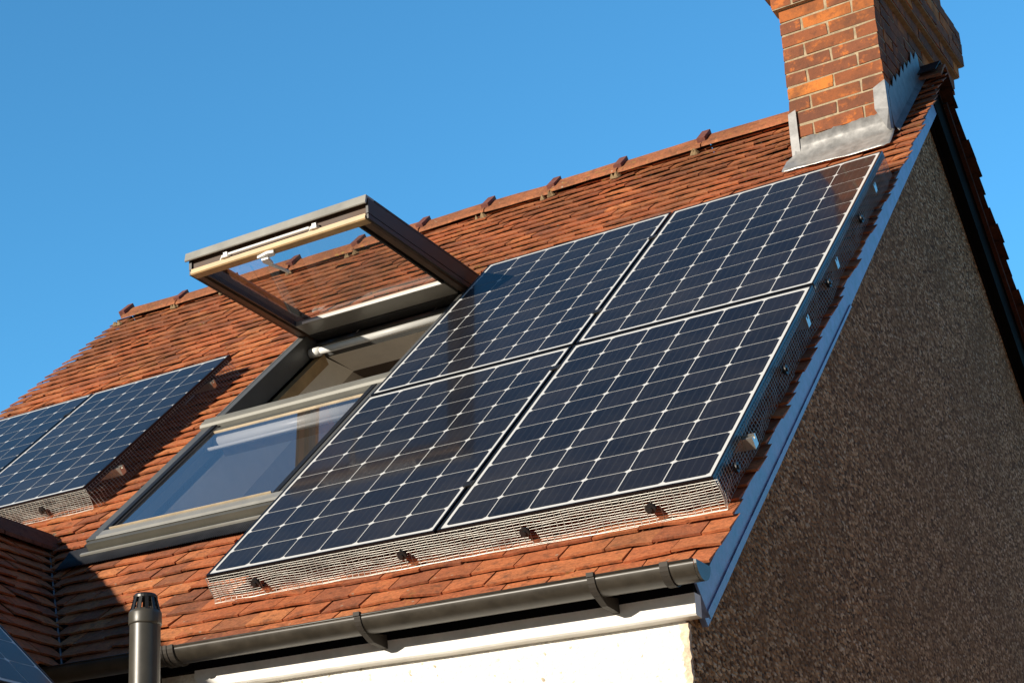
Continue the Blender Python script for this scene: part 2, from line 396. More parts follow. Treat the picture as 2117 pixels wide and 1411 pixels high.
# cross wing: slope on the right (seen), slope on the left, ridge
def WR(a, v, h):                      # a = y, v up the slope from the eaves (s = 1.42 - v)
    s = 1.42 - v
    return Vector((RX + s * CR, a, RZ - s * SR)) + Vector((SR, 0, CR)) * (h - HT)
def wing_rows(v):
    s = 1.42 - v; z = RZ - s * SR
    vm = (z - HT * CR) / SR
    yv = vm * CR - HT * SR
    return [(-4.4, yv + .01)]
mb = MB(); tile_field(mb, WR, 0, 1.42, wing_rows, seed=9)
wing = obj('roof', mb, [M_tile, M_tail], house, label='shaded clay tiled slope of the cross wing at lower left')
def WL(a, v, h):
    p = WR(a, v, h); return Vector((2 * RX - p.x, p.y, p.z))
mb = MB(); tile_field(mb, WL, 0, 1.42, wing_rows, seed=11)
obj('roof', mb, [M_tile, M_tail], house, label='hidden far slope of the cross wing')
mb = MB()
for F in (WR, WL): mb.add([F(-4.38, 0.02, HT - .035), F(-.22, .02, HT - .035), F(.80, 1.42, HT - .035), F(-4.38, 1.42, HT - .035)], [(0,1,2,3)])
obj('roof_deck', mb, M_deck, house)
y = .86
for k in range(11):
    y1, y0 = y, y - .45; y = y0
    mb = MB(); prof = [(-.13, -.105), (-.06, -.035), (-.02, .004), (0, .010), (.02, .004), (.06, -.035), (.13, -.105)]
    d = ru(-.004, .004)
    top = [[Vector((RX + p, yy, RZ + .034 + q + d)) for p, q in prof] for yy in (y0 + .004, y1 - .004)]
    low = [[q + Vector((0,0,-.018)) for q in r] for r in top]
    mb.grid(top); mb.grid(low)
    n = len(prof)
    for s in (0, 1): mb.add(top[s] + low[s], [(i, i+1, n+i+1, n+i) for i in range(n-1)])
    for e in (0, -1): mb.grid([[r[e] for r in top], [r[e] for r in low]])
    if k == 0:
        mb.mi = 1
        for _ in range(14):
            q = Vector((RX + ru(-.03, .13), .86 + ru(-.01, .03), 0)); q.z = RZ + .03 - abs(q.x - RX) * .8
            rr = ru(.014, .03)
            pts = [q + Vector((ru(-1,1), ru(-1,1), ru(-1,1))).normalized() * rr for _ in range(8)]
            mb.add(pts, [(0,1,2), (2,3,4), (4,5,6), (6,7,0), (1,3,5), (0,4,7), (1,5,7), (2,6,3)])
    obj('ridge_tile', mb, [M_wridge, M_mortar], wing)
mb = MB(); rows = []
for i in range(24):
    v = -.34 + i * (1.03 + .34) / 23; u = valley_u(v)
    c = RF(u, v, HT + .006)
    rows.append([c + Vector((-.004, -.001, -.005)), c + Vector((0, 0, -.007)), c + Vector((.004, .001, -.005))])
mb.grid(rows)
obj('valley_lining', mb, M_leadroll, wing)

# walls
XG = 1.93
yE, zE = -.09, -.40
yr = RF(0, VR, HT).y; zr = RF(0, VR, HT).z
mb = MB()
gz = lambda y_: (min((y_ - .0806), (2 * yr - y_) - .0806) / CR * SR) - .089 - .045   # under the tiles
ysl = [yE + .0] + [yE + (2 * (yr - yE)) * i / 24 for i in range(1, 24)] + [2 * yr - yE]
gp = [Vector((XG, yy, gz(yy))) for yy in ysl]
bot = [Vector((XG, yy, -Z0)) for yy in ysl]
mb.grid([bot, gp]); mb.grid([[p - Vector((.22, 0, 0)) for p in gp], [p - Vector((.22, 0, 0)) for p in bot]])
wg = obj('wall', mb, M_dash, house, label='brown pebbledashed gable wall in shade')
mb = MB()
mb.box(WF, (-.75, XG - .004), (yE, yE + .2), (-Z0, zE + .08))
obj('wall', mb, M_white, house, label='white roughcast front wall under the gutter')
# ragged corner where the white render meets the pebbledash
mb = MB(); rows = []
n = 240
for i in range(n + 1):
    z = -.49 - i * .012
    w = .002 + .024 * abs(noise.noise((z * 9, 0, 0))) + ru(0, .009)
    rows.append([Vector((XG - .01 - w, yE - .004 - ru(0, .003), z)), Vector((XG + .004 + ru(0, .006), yE - .006 - ru(0, .004), z)), Vector((XG + .005, yE + w * 1.2, z))])
mb.grid(rows); obj('corner_bead', mb, M_edge, house)
mb = MB()
mb.box(WF, (-3.82, -3.6), (yE, 2*yr - yE), (-Z0, -.45)); mb.box(WF, (-3.82, XG - .005), (2*yr - yE - .2, 2*yr - yE - .004), (-Z0, -.45))
mb.add([(-3.8, yE, -.45), (-3.8, 2*yr - yE, -.45), (-3.8, yr, zr - .1)], [(0,1,2)])
mb.box(WF, (-2.55, -.76), (-4.2, yE - .01), (-Z0, -.40))
obj('wall', mb, M_dash, house, label='side and rear walls hidden behind the front of the house')

# eaves board under the gutter
mb = MB()
segs = 50; rows = []
x0, x1 = .035, 1.978
prof = [(-.088, -.482), (-.128, -.480), (-.134, -.474), (-.134, -.46), (-.132, -.408), (-.085, -.408)]
for i in range(segs + 1):
    x = x0 + (x1 - x0) * i / segs
    e = max(0, 1 - (x - x0) / .10); rr = (1 - math.sqrt(max(0, 1 - e * e))) * .045
    rows.append([Vector((x, yy + .003 * noise.noise((x * 3, 1, 1)), max(zz, -.482 + rr) + .003 * noise.noise((x * 2.2, 5, 1)))) for yy, zz in prof])
mb.grid(rows); mb.add(rows[-1], [(0,1,2,3,4,5)]); mb.add(rows[0], [(5,4,3,2,1,0)])
mb.grid([[r[-1] for r in rows], [r[0] for r in rows]])
obj('fascia', mb, M_board, house, label='white painted eaves board', smooth=False)
mb = MB(); mb.box(WF, (-.75, 1.972), (-.124, -.088), (-.4075, -.30))  # blackened strip stands in for the shadow under the gutter
obj('soffit', mb, M_bargedk, house, label='board behind the gutter, gutter shadow put into its black colour')

# gutter (half round) with brackets, joint and end cap
GY, GZ, GR = -.252, -.352, .056
def gut(mb, xa, xb, r, t0=math.pi, t1=2 * math.pi, n=14, th=.003, seg=1):
    o = []
    for i in range(seg + 1):
        x = xa + (xb - xa) * i / seg
        ring = [Vector((x, GY + r * math.cos(t0 + (t1 - t0) * j / n), GZ + r * math.sin(t0 + (t1 - t0) * j / n))) for j in range(n + 1)]
        ring += [Vector((x, GY + (r - th) * math.cos(t1 + (t0 - t1) * j / n), GZ + (r - th) * math.sin(t1 + (t0 - t1) * j / n))) for j in range(n + 1)]
        o.append(ring)
    m = len(o[0])
    mb.add([q for r_ in o for q in r_], [(k*m+i, k*m+(i+1) % m, (k+1)*m+(i+1) % m, (k+1)*m+i) for k in range(seg) for i in range(m)])
    for k, ring in ((0, o[0]), (1, o[-1])):
        mb.add(ring, [(i, i+1, m-2-i, m-1-i) for i in range(n)])
mb = MB(); gut(mb, -.84, 2.05, GR)
mb.tube((-.84, GY - GR + .002, GZ), (2.05, GY - GR + .002, GZ), .0045, 8)      # rolled front lip
gutter = obj('gutter', mb, M_gutter, house, label='half round brown black plastic gutter along the eaves', smooth=True)
def bracket(x, w, drop, name='bracket'):
    mb = MB(); gut(mb, x - w, x + w, GR + .005, math.pi * .97, 2.03 * math.pi, 14, .004)
    mb.box(WF, (x - w, x + w), (GY - GR - .010, GY - GR + .006), (GZ - .004, GZ + .010))
    if drop:
        mb.prism(lambda a, b_, c: Vector((a, b_, c)), [(GY - .02, GZ - GR - .002), (GY + .115, GZ - GR + .02), (-.132, GZ - GR - .030), (GY + .07, GZ - GR - .026), (GY + .03, GZ - GR - .024)], x - w * .9, x + w * .9)
    return obj(name, mb, M_bracket, gutter)
for x in (1.72, .865, -.62): bracket(x, .012, True)
mb = MB()
gut(mb, .010, .072, GR + .0045, math.pi * .97, 2.03 * math.pi, 14, .004)
for dx in (-.030, -.010, .020): gut(mb, .045 + dx - .006, .045 + dx + .006, GR + .008, math.pi * .97, 2.03 * math.pi, 14, .006)
obj('union_joint', mb, M_bracket, gutter)
mb = MB(); gut(mb, 1.945, 1.972, GR + .005, math.pi * .97, 2.03 * math.pi); obj('socket_rim', mb, M_bracket, gutter)
mb = MB(); n = 14; ring = [Vector((2.052, GY + GR * math.cos(math.pi + math.pi * j / n), GZ + GR * math.sin(math.pi + math.pi * j / n))) for j in range(n + 1)]
mb.add(ring, [tuple(range(n + 1))]); ring2 = [q + Vector((.008, 0, 0)) for q in ring]; mb.add(ring2, [tuple(range(n + 1))]); mb.grid([ring, ring2])
obj('end_cap', mb, M_gutter, gutter)
mb = MB(); mb.tube((-.10, GY + .03, GZ - GR + .01), (-.10, GY + .06, GZ - .26), .036, 14); mb.tube((-.10, GY + .06, GZ - .24), (-.10, yE - .06, -Z0), .034, 14)
obj('downpipe', mb, M_blackp, house, smooth=True)

# bargeboards
mb = MB()
def bprism(F, xa, xb, h0, h1, va, vb): mb.box(F, (xa, xb), (va, vb), (h0, h1))
def taper(F, xa, xb, va, vb, ha, hb, top):
    mb.add([F(xa, va, ha), F(xb, va, ha), F(xa, vb, hb), F(xb, vb, hb), F(xa, va, top), F(xb, va, top), F(xa, vb, top), F(xb, vb, top)], [(0,2,3,1), (4,5,7,6), (0,1,5,4), (2,6,7,3), (0,4,6,2), (1,3,7,5)])
taper(RF, 1.951, 1.980, -.335, 5.0, -.325, -.285, -.165)
taper(RF, XG + .001, 1.950, -.30, 4.95, -.375, -.318, -.25)
taper(RF, 1.9805, 1.985, -.34, 2.2, -.328, -.312, -.30)
rowsb = []
obj('bargeboard', mb, M_barge, house, label='bluish bargeboard under the jagged tile verge')
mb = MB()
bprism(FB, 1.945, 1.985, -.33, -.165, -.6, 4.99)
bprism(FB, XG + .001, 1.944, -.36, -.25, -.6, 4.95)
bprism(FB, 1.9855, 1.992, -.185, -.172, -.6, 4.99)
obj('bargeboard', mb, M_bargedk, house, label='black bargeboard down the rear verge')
mb = MB()      # undercloak strip below the verge tiles
mb.box(RF, (XG, 1.985), (-.34, 5.0), (-.160, -.150)); mb.box(FB, (XG, 1.99), (-.5, 5.0), (-.160, -.150))
obj('undercloak', mb, M_darkwood, house)

# ------------------------------------------------------------------ chimney
chim = empty('chimney', (1.68, 3.7, 2.3), '', '')
del chim['label'], chim['category']
chim.parent = house; chim.location = Vector((1.68, 3.7, 2.3 + Z0)) - wloc(house)
CX0, CX1, CY0, CY1 = 1.441, 1.918, 3.075, 4.43
mc = MB(); mc.box(WF, (CX0 + .0035, CX1 - .0035), (CY0 + .0035, CY1 - .0035), (2.2, 4.2)); mc_b = MB()
def brick(mb_, x0, x1, y0, y1, z0, z1):
    j = lambda: ru(-.0028, .0028)
    P = []
    for z in (z0, z1):
        for yy in (y0, y1):
            for x in (x0, x1): P.append(Vector((x + j(), yy + j(), z + j())))
    mb_.add(P, [(0,2,3,1),(4,5,7,6),(0,1,5,4),(2,6,7,3),(0,4,6,2),(1,3,7,5)])
W = CX1 - CX0; J = .0125; hd = (W - 2 * J) / 4.35; st = (W - J) / 2
def course(z, zt, par, ex):
    x0, x1, y0, y1 = CX0 - ex, CX1 + ex, CY0 - ex, CY1 + ex
    zz = (z + J * .5, zt - J * .5); d = hd
    if par:
        xs = [(x0, (x0 + x1 - J) / 2), ((x0 + x1 + J) / 2, x1)]
        off = y0 + d + J
    else:
        xs = [(x0, x0 + d), (x0 + d + J, x1 - d - J), (x1 - d, x1)]
        off = y0
    for a, b in xs:
        dep = d
        brick(mc_b, a, b, y0, y0 + dep, *zz); brick(mc_b, a, b, y1 - dep, y1, *zz)
    yy = off if par else y0 + d + J
    if not par: yy = y0 + d + J + st * .0
    end = y1 - d - J
    first = st if par else st * .5 + d * .2
    L_ = first
    while yy < end - .02:
        e = min(yy + L_, end)
        if end - e < .05: e = end
        brick(mc_b, x0, x0 + d, yy, e, *zz); brick(mc_b, x1 - d, x1, yy, e, *zz)
        yy = e + J; L_ = st
zc = 2.30; i = 0
while zc < 3.515:
    course(zc, zc + .0765, i % 2, 0); zc += .0765; i += 1
top0 = zc
for ex in (.028, .055, .082, .082, .082, .05, .02, .02): 
    mc.box(WF, (CX0 - ex + .004, CX1 + ex - .004), (CY0 - ex + .004, CY1 + ex - .004), (zc, zc + .0765)) if ex < .082 or True else None
    course(zc, zc + .0765, i % 2, ex); zc += .0765; i += 1
obj('mortar_core', mc, M_bmortar, chim)
obj('brickwork', mc_b, M_brick, chim, label='weathered orange and brown bricks')
mb = MB()
mb.box(WF, (CX0 - .01, CX1 + .01), (CY0 - .01, CY1 + .01), (zc, zc + .05))
for yy in (3.4, 4.1): mb.tube((1.68, yy, zc + .05), (1.68, yy, zc + .38), .12, 20, .10)
obj('chimney_cap', mb, M_mortar, chim)
# lead: front apron, corner tabs, stepped side flashing
mb = MB(); rows = []
nx = 40
def wob(a, b, s=.006): return s * (noise.noise((a * 9, b * 11, 2.2)) + .6 * abs(noise.noise((a * 26, b * 9, 7.2))))
for j, (v, h, kind) in enumerate([(3.865, HT + .010, 0), (3.90, HT + .014, 0), (3.95, HT + .018, 0), (4.00, HT + .020, 0), (4.03, HT + .026, 0)]):
    row = []
    for i in range(nx + 1):
        t = i / nx; u = 1.405 + (1.945 - 1.405) * t
        vv = v + (.035 * (1 - t) if j == 0 else 0) - .03 * t * (j == 0) + .018 * (t > .97) * (j < 2)
        row.append(RF(u, vv + wob(u, v), h + wob(u + 3, v, .007)))
    rows.append(row)
yf = CY0 - .008
zb = rows[-1][0].z
for k, zz in enumerate((zb + .03, zb + .07, zb + .115)):
    row = []
    for i in range(nx + 1):
        t = i / nx; x = 1.452 + (1.922 - 1.452) * t
        row.append(Vector((x, yf - .010 * (k == 0) + wob(x, k, .004), zz + (.014 * noise.noise((x * 16, 4, 4)) + .010 * noise.noise((x*45, 1, 1)) + .015 * t if k == 2 else 0))))
    rows.append(row)
mb.grid(rows)
obj('lead_apron', mb, M_lead, chim, label='bright creased lead apron at the chimney foot', smooth=True, solid=.003)
mb = MB()
mb.grid([[Vector((CX0 - .006, yf - .004, zb + .01)), Vector((CX0 + .038, yf - .009, zb + .0))], [Vector((CX0 - .007, yf - .006, zb + .14)), Vector((CX0 + .036, yf - .008, zb + .15))], [Vector((CX0 - .006, yf - .004, zb + .27)), Vector((CX0 + .034, yf - .004, zb + .285))]])
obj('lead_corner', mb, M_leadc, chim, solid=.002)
mb = MB()
mb.grid([[Vector((CX1 - .004, yf - .028, zb + .02)), Vector((CX1 + .012, yf - .020, zb + .0)), Vector((CX1 + .016, CY0 + .03, zb + .03))],
         [Vector((CX1 - .055, yf - .012, zb + .15)), Vector((CX1 + .010, yf - .016, zb + .13)), Vector((CX1 + .012, CY0 + .04, zb + .16))],
         [Vector((CX1 - .052, yf - .006, zb + .27)), Vector((CX1 + .007, yf - .008, zb + .30)), Vector((CX1 + .009, CY0 + .05, zb + .30))]])
obj('lead_corner', mb, M_leadc, chim, solid=.002)
mb = MB(); up, lo = [], []
nst = 8
for k in range(nst + 1):
    yy = CY0 + .02 + k * (.68 / nst)
    zr_ = ((yy - .0806) / CR) * SR - .089
    base = zr_ + .02
    hgt = .215 - .010 * k
    up.append((yy, base + hgt)); lo.append((yy, base))
    if k < nst:
        up.append((yy + ru(.03, .055), base + hgt + ru(.05, .11))); lo.append((yy + .045, base + .04))
xs = CX1 + .010
P = []
for (a, b), (c, d) in zip(lo, up): P.append([Vector((xs + .03, a, b - .012)), Vector((xs + .008, a, b + .02)), Vector((xs + .002, a, (b + d) / 2)), Vector((xs, c, d))])
mb.grid(P)
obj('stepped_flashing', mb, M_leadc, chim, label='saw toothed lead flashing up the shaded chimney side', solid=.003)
mb = MB()
yy, zz = yr, zr + .055
mb.grid([[Vector((CX1 + .004 + .10 * i, yy - .13, zz - .10)), Vector((CX1 + .004 + .10 * i, yy, zz + .012)), Vector((CX1 + .004 + .10 * i, yy + .13, zz - .10))] for i in (0, 1.05)])
obj('lead_saddle', mb, M_leaddk, chim, solid=.006)

# ------------------------------------------------------------------ roof window
U0, U1, V0, V1 = WIN
win = empty('roof_window', (0,0,0), '', ''); del win['label'], win['category']
win.parent = house; win.location = RF(-.6, 2.0, -.1) + Vector((0,0,Z0)) - wloc(house)
win['label'] = 'grey clad roof window, upper sash swung open'
hF = -.060
mb = MB()
fw = .062; VT0, VT1 = 2.005, 2.092
for (a, b) in ((U0, U0 + fw), (U1 - fw, U1)):
    mb = MB(); mb.box(RF, (a, b), (V0, V1), (HT - .10, hF)); obj('frame_jamb', mb, M_alufr, win, bevel=.003)
mb = MB(); mb.box(RF, (U0 + fw, U1 - fw), (V1 - .05, V1), (HT - .10, HT - .02)); obj('frame_head', mb, M_alufr, win)
mb = MB(); mb.box(RF, (U0 + fw, U1 - fw), (V0 + .002, V0 + .03), (HT - .10, hF - .026)); obj('frame_sill', mb, M_sill, win)
mb = MB(); mb.box(RF, (U0 - .012, U0 - .001), (V0 - .01, V1 + .02), (HT - .02, hF - .02)); obj('side_flashing', mb, M_aludk, win)
mb = MB()
mb.box(RF, (U0 + .012, U0 + .017), (VT1 + .02, V1), (hF + .0005, hF + .003))
obj('trim', mb, M_alu, win)

for (a, b) in ((U0 + fw + .001, U0 + fw + .03), (U1 - fw - .03, U1 - fw - .001)):
    mb = MB(); mb.box(RF, (a, b), (V0 + .07, VT0), (hF - .05, hF + .004)); obj('gasket', mb, M_black, win)
mb = MB()      # lower sash
mb.prism(lambda a, b_, c: RF(a, b_, c), [(V0 - .012, hF - .05), (V0 - .010, hF - .004), (V0 + .010, hF + .006), (V0 + .016, hF + .003), (V0 + .070, hF + .003), (V0 + .072, hF - .05)], U0 + fw + .002, U1)
obj('lower_sash_rail', mb, M_alu, win)
mb = MB(); mb.box(RF, (U0 + .03, U1 - .03), (V0 - .045, V0 - .013), (HT - .02, hF - .002)); obj('sash_front', mb, M_sill, win)
mb = MB(); mb.box(RF, (U0 + .02, U1 - .02), (V0 - .0128, V0 - .0122), (HT, hF + .001)); obj('sash_gap', mb, M_black, win)
for (a, b) in ((U0 + fw + .031, U0 + fw + .045), (U1 - fw - .045, U1 - fw - .031)):
    mb = MB(); mb.box(RF, (a, b), (V0 + .075, VT0), (hF - .05, hF - .004)); obj('sash_edge', mb, M_aludk, win)
for b0, b1, c0, c1 in ((V0 + .074, V0 + .080, hF + .000, hF + .010), (VT0 - .075, VT0 - .068, hF - .02, hF - .006)):
    mb = MB(); mb.box(RF, (U0 + .10, U1 - .10), (b0, b1), (c0, c1)); obj('glazing_bead', mb, M_palepine, win)
mb = MB()      # transom: overhanging cover strip, grooved
mb.prism(lambda a, b_, c: RF(a, b_, c), [(VT0, hF - .04), (VT0 + .004, hF + .004), (VT0 + .016, hF + .016), (VT0 + .020, hF + .012), (VT0 + .045, hF + .019), (VT0 + .049, hF + .014), (VT1 - .008, hF + .020), (VT1, hF + .014), (VT1, hF - .04)], U0 - .018, U1 + .01)
obj('transom', mb, M_transom, win)
mb = MB(); mb.box(RF, (U0 + fw, U1 - fw), (VT0 - .028, VT0 - .001), (hF - .05, hF - .026)); obj('transom_gap', mb, M_black, win)
mb = MB(); mb.box(RF, (U0 + fw, U1 - fw), (VT0 - .062, VT0 - .029), (hF - .05, hF - .006)); obj('lower_sash_head', mb, M_sill, win)
mb = MB(); mb.add([RF(a, b, hF - .012) for a, b in ((U0 + fw + .03, V0 + .085), (U1 - fw - .03, V0 + .085), (U1 - fw - .03, VT0 - .06), (U0 + fw + .03, VT0 - .06))], [(0,1,2,3)])
obj('pane', mb, M_glass2, win, label='fixed lower pane mirroring the sky')
mb = MB()
mb.box(RF, (U0 + .09, U1 - .09), (VT0 - .045, VT0 - .015), (hF - .16, hF - .06)); obj('pine_rail', mb, M_pine, win)
mb = MB(); mb.tube(RF(U0 + .105, VT0 - .085, hF - .068), RF(U1 - .1, VT0 - .085, hF - .068), .034, 14); obj('roller_blind', mb, M_whitep, win, smooth=True)
mb = MB(); mb.tube(RF(U0 + .085, VT0 - .20, hF - .050), RF(U1 - .1, VT0 - .20, hF - .050), .010, 8); obj('blind_bar', mb, M_whitep, win, smooth=True)
# apron
mb = MB(); rows = []
nn = 220
for v_, hh in ((V0 - .012, HT + .030), (V0 - .075, HT + .018), (V0 - .085, HT + .018), (V0 - .172, HT + .012)):
    row = []
    for i in range(nn + 1):
        u = U0 - .105 + (U1 + .10 - U0 + .105) * i / nn
        lowend = v_ < V0 - .16
        row.append(RF(u, v_ + (.006 * (i % 2) if lowend else 0) + (.004 * noise.noise((u * 6, 1, 1)) if lowend else 0), hh + (.004 * (i % 2) if lowend else 0) + .003 * noise.noise((u * 8, v_ * 10, 1))))
    rows.append(row)
mb.grid(rows); obj('lead_skirt', mb, M_leaddk, win, label='dark pleated flashing skirt')
mb = MB(); mb.box(RF, (U0 + .0, U1 + .05), (V0 - .080, V0 - .064), (HT + .019, HT + .028))
obj('apron_trim', mb, M_alu, win)
# lining (reveal) and the dark room behind
mb = MB()
xl, xr_ = U0 + fw, U1 - fw
A = [RF(xl, V0 + .05, HT - .04), RF(xl, V1 - .05, HT - .04)]
pt = RF(0, V1 - .05, HT - .04); dp = .40
mb.add([RF(xl, V0 + .04, HT - .06), RF(xl, V1 - .05, HT - .06), Vector((xl, pt.y + dp, pt.z)), RF(xl, V0 + .04, HT - .06) + Vector((0, dp, -.05))], [(0,1,2,3)])
mb.add([RF(xr_, V0 + .04, HT - .06), RF(xr_, V1 - .05, HT - .06), Vector((xr_, pt.y + dp, pt.z)), RF(xr_, V0 + .04, HT - .06) + Vector((0, dp, -.05))], [(0,1,2,3)])
mb.add([Vector((xl, pt.y - .02, pt.z)), Vector((xr_, pt.y - .02, pt.z)), Vector((xr_, pt.y + dp, pt.z)), Vector((xl, pt.y + dp, pt.z))], [(0,1,2,3)])
q0 = RF(xl, V0 + .04, HT - .06)
mb.add([Vector((xl, q0.y, q0.z)), Vector((xr_, q0.y, q0.z)), Vector((xr_, q0.y + dp, q0.z - .05)), Vector((xl, q0.y + dp, q0.z - .05))], [(0,1,2,3)])
obj('lining', mb, M_plaster, win, label='white plaster window reveal')
mb = MB()
ya = pt.y + dp; za = pt.z
mb.add([(xl - .01, q0.y + dp, q0.z - .05), (xr_ + .01, q0.y + dp, q0.z - .05), (xr_ + .01, 4.8, q0.z - .05), (xl - .01, 4.8, q0.z - .05), (xl - .01, 4.8, za), (xr_ + .01, 4.8, za), (xl - .01, ya, za), (xr_ + .01, ya, za)], [(0,1,2,3), (3,2,5,4), (4,5,7,6), (0,3,4,6), (1,2,5,7)])
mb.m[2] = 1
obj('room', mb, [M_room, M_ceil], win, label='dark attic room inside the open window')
for a, b in ((xl + .001, xl + .05), (xr_ - .05, xr_ - .001)):
    mb = MB(); mb.box(RF, (a, b), (VT1, V1 - .06), (HT - .14, HT - .075)); obj('pine_frame', mb, M_pine, win)
mb = MB(); mb.tube(RF(xl + .01, V1 - .12, HT - .035), RF(xr_ - .01, V1 - .12, HT - .035), .021, 12); obj('head_bar', mb, M_whitep, win, smooth=True)
mb = MB(); mb.tube(RF(xl + .004, V1 - .12, HT - .035), RF(xl + .07, V1 - .12, HT - .035), .027, 12); obj('bar_end', mb, M_whitep, win, smooth=True)
# open sash: hinge at HY,HZ ; swings out towards -Y, horizontal
HY, HZ = 2.485, 2.095
tiltang = math.atan2(.012, 1.09)
SL = 1.10
def SF(x, d, h):       # d from hinge outwards, h up
    return Vector((x, HY - d * math.cos(tiltang) - h * math.sin(tiltang), HZ + d * math.sin(tiltang) + h * math.cos(tiltang)))
SX0, SX1 = -1.165, -.100
st_ = .060
GH = .030                                                # height of the pane above the sash underside
for sg, e in ((1, SX0), (-1, SX1)):
    mb = MB(); mb.prism(lambda d, x, h: SF(e + sg * x, d, h), [(0, .008), (.008, 0), (.040, 0), (.042, .020), (st_, .022), (st_, .080), (0, .080)], 0.0, SL - .056)
    obj('sash_stile', mb, M_pinedk, win)
mb = MB(); mb.prism(lambda a, b_, c: SF(a, b_, c), [(SL - .058, 0), (SL - .006, 0), (SL, .006), (SL, .017), (SL - .005, .020), (SL - .005, .032), (SL - .058, .032)], SX0, SX1)
obj('sash_rail', mb, M_pine, win, label='sunlit varnished pine edge of the open sash')
mb = MB(); mb.box(SF, (SX0 + .001, SX1 - .001), (SL - .057, SL - .022), (.0325, .098)); obj('sash_recess', mb, M_darkwood, win)
mb = MB(); mb.box(SF, (SX0 + .061, SX1 - .061), (.085, .225), (.002, .029)); obj('hinge_rail', mb, M_alu, win)
mb = MB(); mb.box(SF, (SX0 + .061, SX1 - .061), (.0, .0845), (-.006, .029)); obj('hinge_seal', mb, M_aludk, win)
mb = MB(); mb.box(SF, (SX0 + .11, SX1 - .07), (.2255, .232), (.004, .016)); obj('glazing_strip', mb, M_whitep, win)
for a, b in ((SX0 + st_ + .001, SX0 + st_ + .012), (SX1 - st_ - .012, SX1 - st_ - .001)):
    mb = MB(); mb.box(SF, (a, b), (.233, SL - .06), (.010, .028)); obj('sash_gasket', mb, M_black, win)
    mb = MB(); mb.box(SF, (a, b), (.233, SL - .06), (.0, .008)); obj('inner_bead', mb, M_aludk, win)
mb = MB(); mb.add([SF(SX0 + st_, .227, GH), SF(SX1 - st_, .227, GH), SF(SX1 - st_, SL - .057, GH), SF(SX0 + st_, SL - .057, GH)], [(0,1,2,3)])
obj('pane', mb, M_glass, win, label='clear pane of the open sash')
mb = MB()                                                # outer aluminium cladding
mb.prism(lambda a, b_, c: SF(a, b_, c), [(SL + .010, .078), (SL + .014, .082), (SL + .004, .126), (SL - .07, .128), (SL - .07, .114), (SL - .008, .112), (SL + .004, .078)], SX0 - .030, SX1 + .012)
obj('sash_cover', mb, M_alu, win)
for sg, a, b in ((1, SX0 - .018, SX0 - .001), (-1, SX1 + .001, SX1 + .014)):
    mb = MB(); mb.box(SF, (a, b), (-.05, SL - .010), (.034, .1135)); mb.box(SF, (a + .001, b - .001), (-.05, SL - .012), (.006, .030)); obj('sash_cladding', mb, M_aludk, win)
for a, b in ((SX0 - .020, SX0 + .05), (SX1 - .05, SX1 + .0155)):
    mb = MB(); mb.box(SF, (a, b), (-.05, SL - .071), (.114, .124)); obj('sash_top_cover', mb, M_aludk, win)
mb = MB(); mb.box(SF, (SX0 + .051, SX1 - .051), (-.06, .02), (.110, .123)); obj('hinge_cover', mb, M_aludk, win)
mb = MB(); mb.tube(SF(SX0 + .25, SL + .004, .046), SF(SX1 - .32, SL + .004, .046), .0075, 8); obj('vent_bar', mb, M_whitep, win)
for x in (SX0 + .22, SX1 - .30):
    mb = MB(); mb.prism(lambda h, a, d: SF(a, d, h), [(x - .045, SL - .020), (x + .030, SL - .020), (x + .024, SL + .010), (x - .010, SL + .012)], .0335, .046); mb.box(SF, (x - .002, x + .022), (SL - .014, SL + .010), (.0465, .060)); obj('vent_bracket', mb, M_whitep, win)
mb = MB(); xh = SX0 + .46
mb.prism(lambda h, a, d: SF(a, d, h), [(xh - .05, SL - .02), (xh - .02, SL - .05), (xh + .045, SL - .045), (xh + .055, SL - .012), (xh + .02, SL - .004)], -.016, -.001)
mb.prism(lambda h, a, d: SF(a, d, h), [(xh - .04, SL - .06), (xh - .03, SL - .10), (xh - .005, SL - .10), (xh + .01, SL - .03), (xh - .03, SL - .03)], -.030, -.0165)
mb.tube(SF(xh - .02, SL - .09, -.028), SF(xh + .02, SL - .20, -.040), .009, 8)
obj('handle', mb, M_whitep, win)
# ------------------------------------------------------------------ solar panels
PW, PL = .992, 1.65
def PF(x, y, z): return Vector((x, y, z))
def panel_parts(ml, mr):
    mb = MB(); lip = .008; D = .034
    # frame: L section around the laminate
    x0, x1, y0, y1 = -lip, PW + lip, -lip, PL + lip
    mb.box(PF, (x0, 0), (y0, y1), (-D, .0015)); mb.box(PF, (PW, x1), (y0, y1), (-D, .0015))
    mb.box(PF, (0, PW), (y0, 0), (-D, .0013)); mb.box(PF, (0, PW), (PL, y1), (-D, .0013))
    fr = mb
    bk = MB(); bk.box(PF, (0.0005, PW - .0005), (.0005, PL - .0005), (-.008, -.0012))
    cl = MB(); cx = (PW - ml - mr) / 6; mt = .020; cy = (PL - 2 * mt) / 10
    gu, gv, ch = .0022, .0020, .0115
    for i in range(6):
        for j in range(10):
            a0, a1 = ml + i * cx + gu, ml + (i + 1) * cx - gu; b0, b1 = mt + j * cy + gv, mt + (j + 1) * cy - gv
            pts = [(a0 + ch, b0), (a1 - ch, b0), (a1, b0 + ch), (a1, b1 - ch), (a1 - ch, b1), (a0 + ch, b1), (a0, b1 - ch), (a0, b0 + ch)]
            cl.add([(p, q, -.0006) for p, q in pts], [tuple(range(8))])
    jb = MB(); jb.box(PF, (PW/2 - .06, PW/2 + .06), (PL - .16, PL - .06), (-.03, -.0085))
    return fr, bk, cl, jb
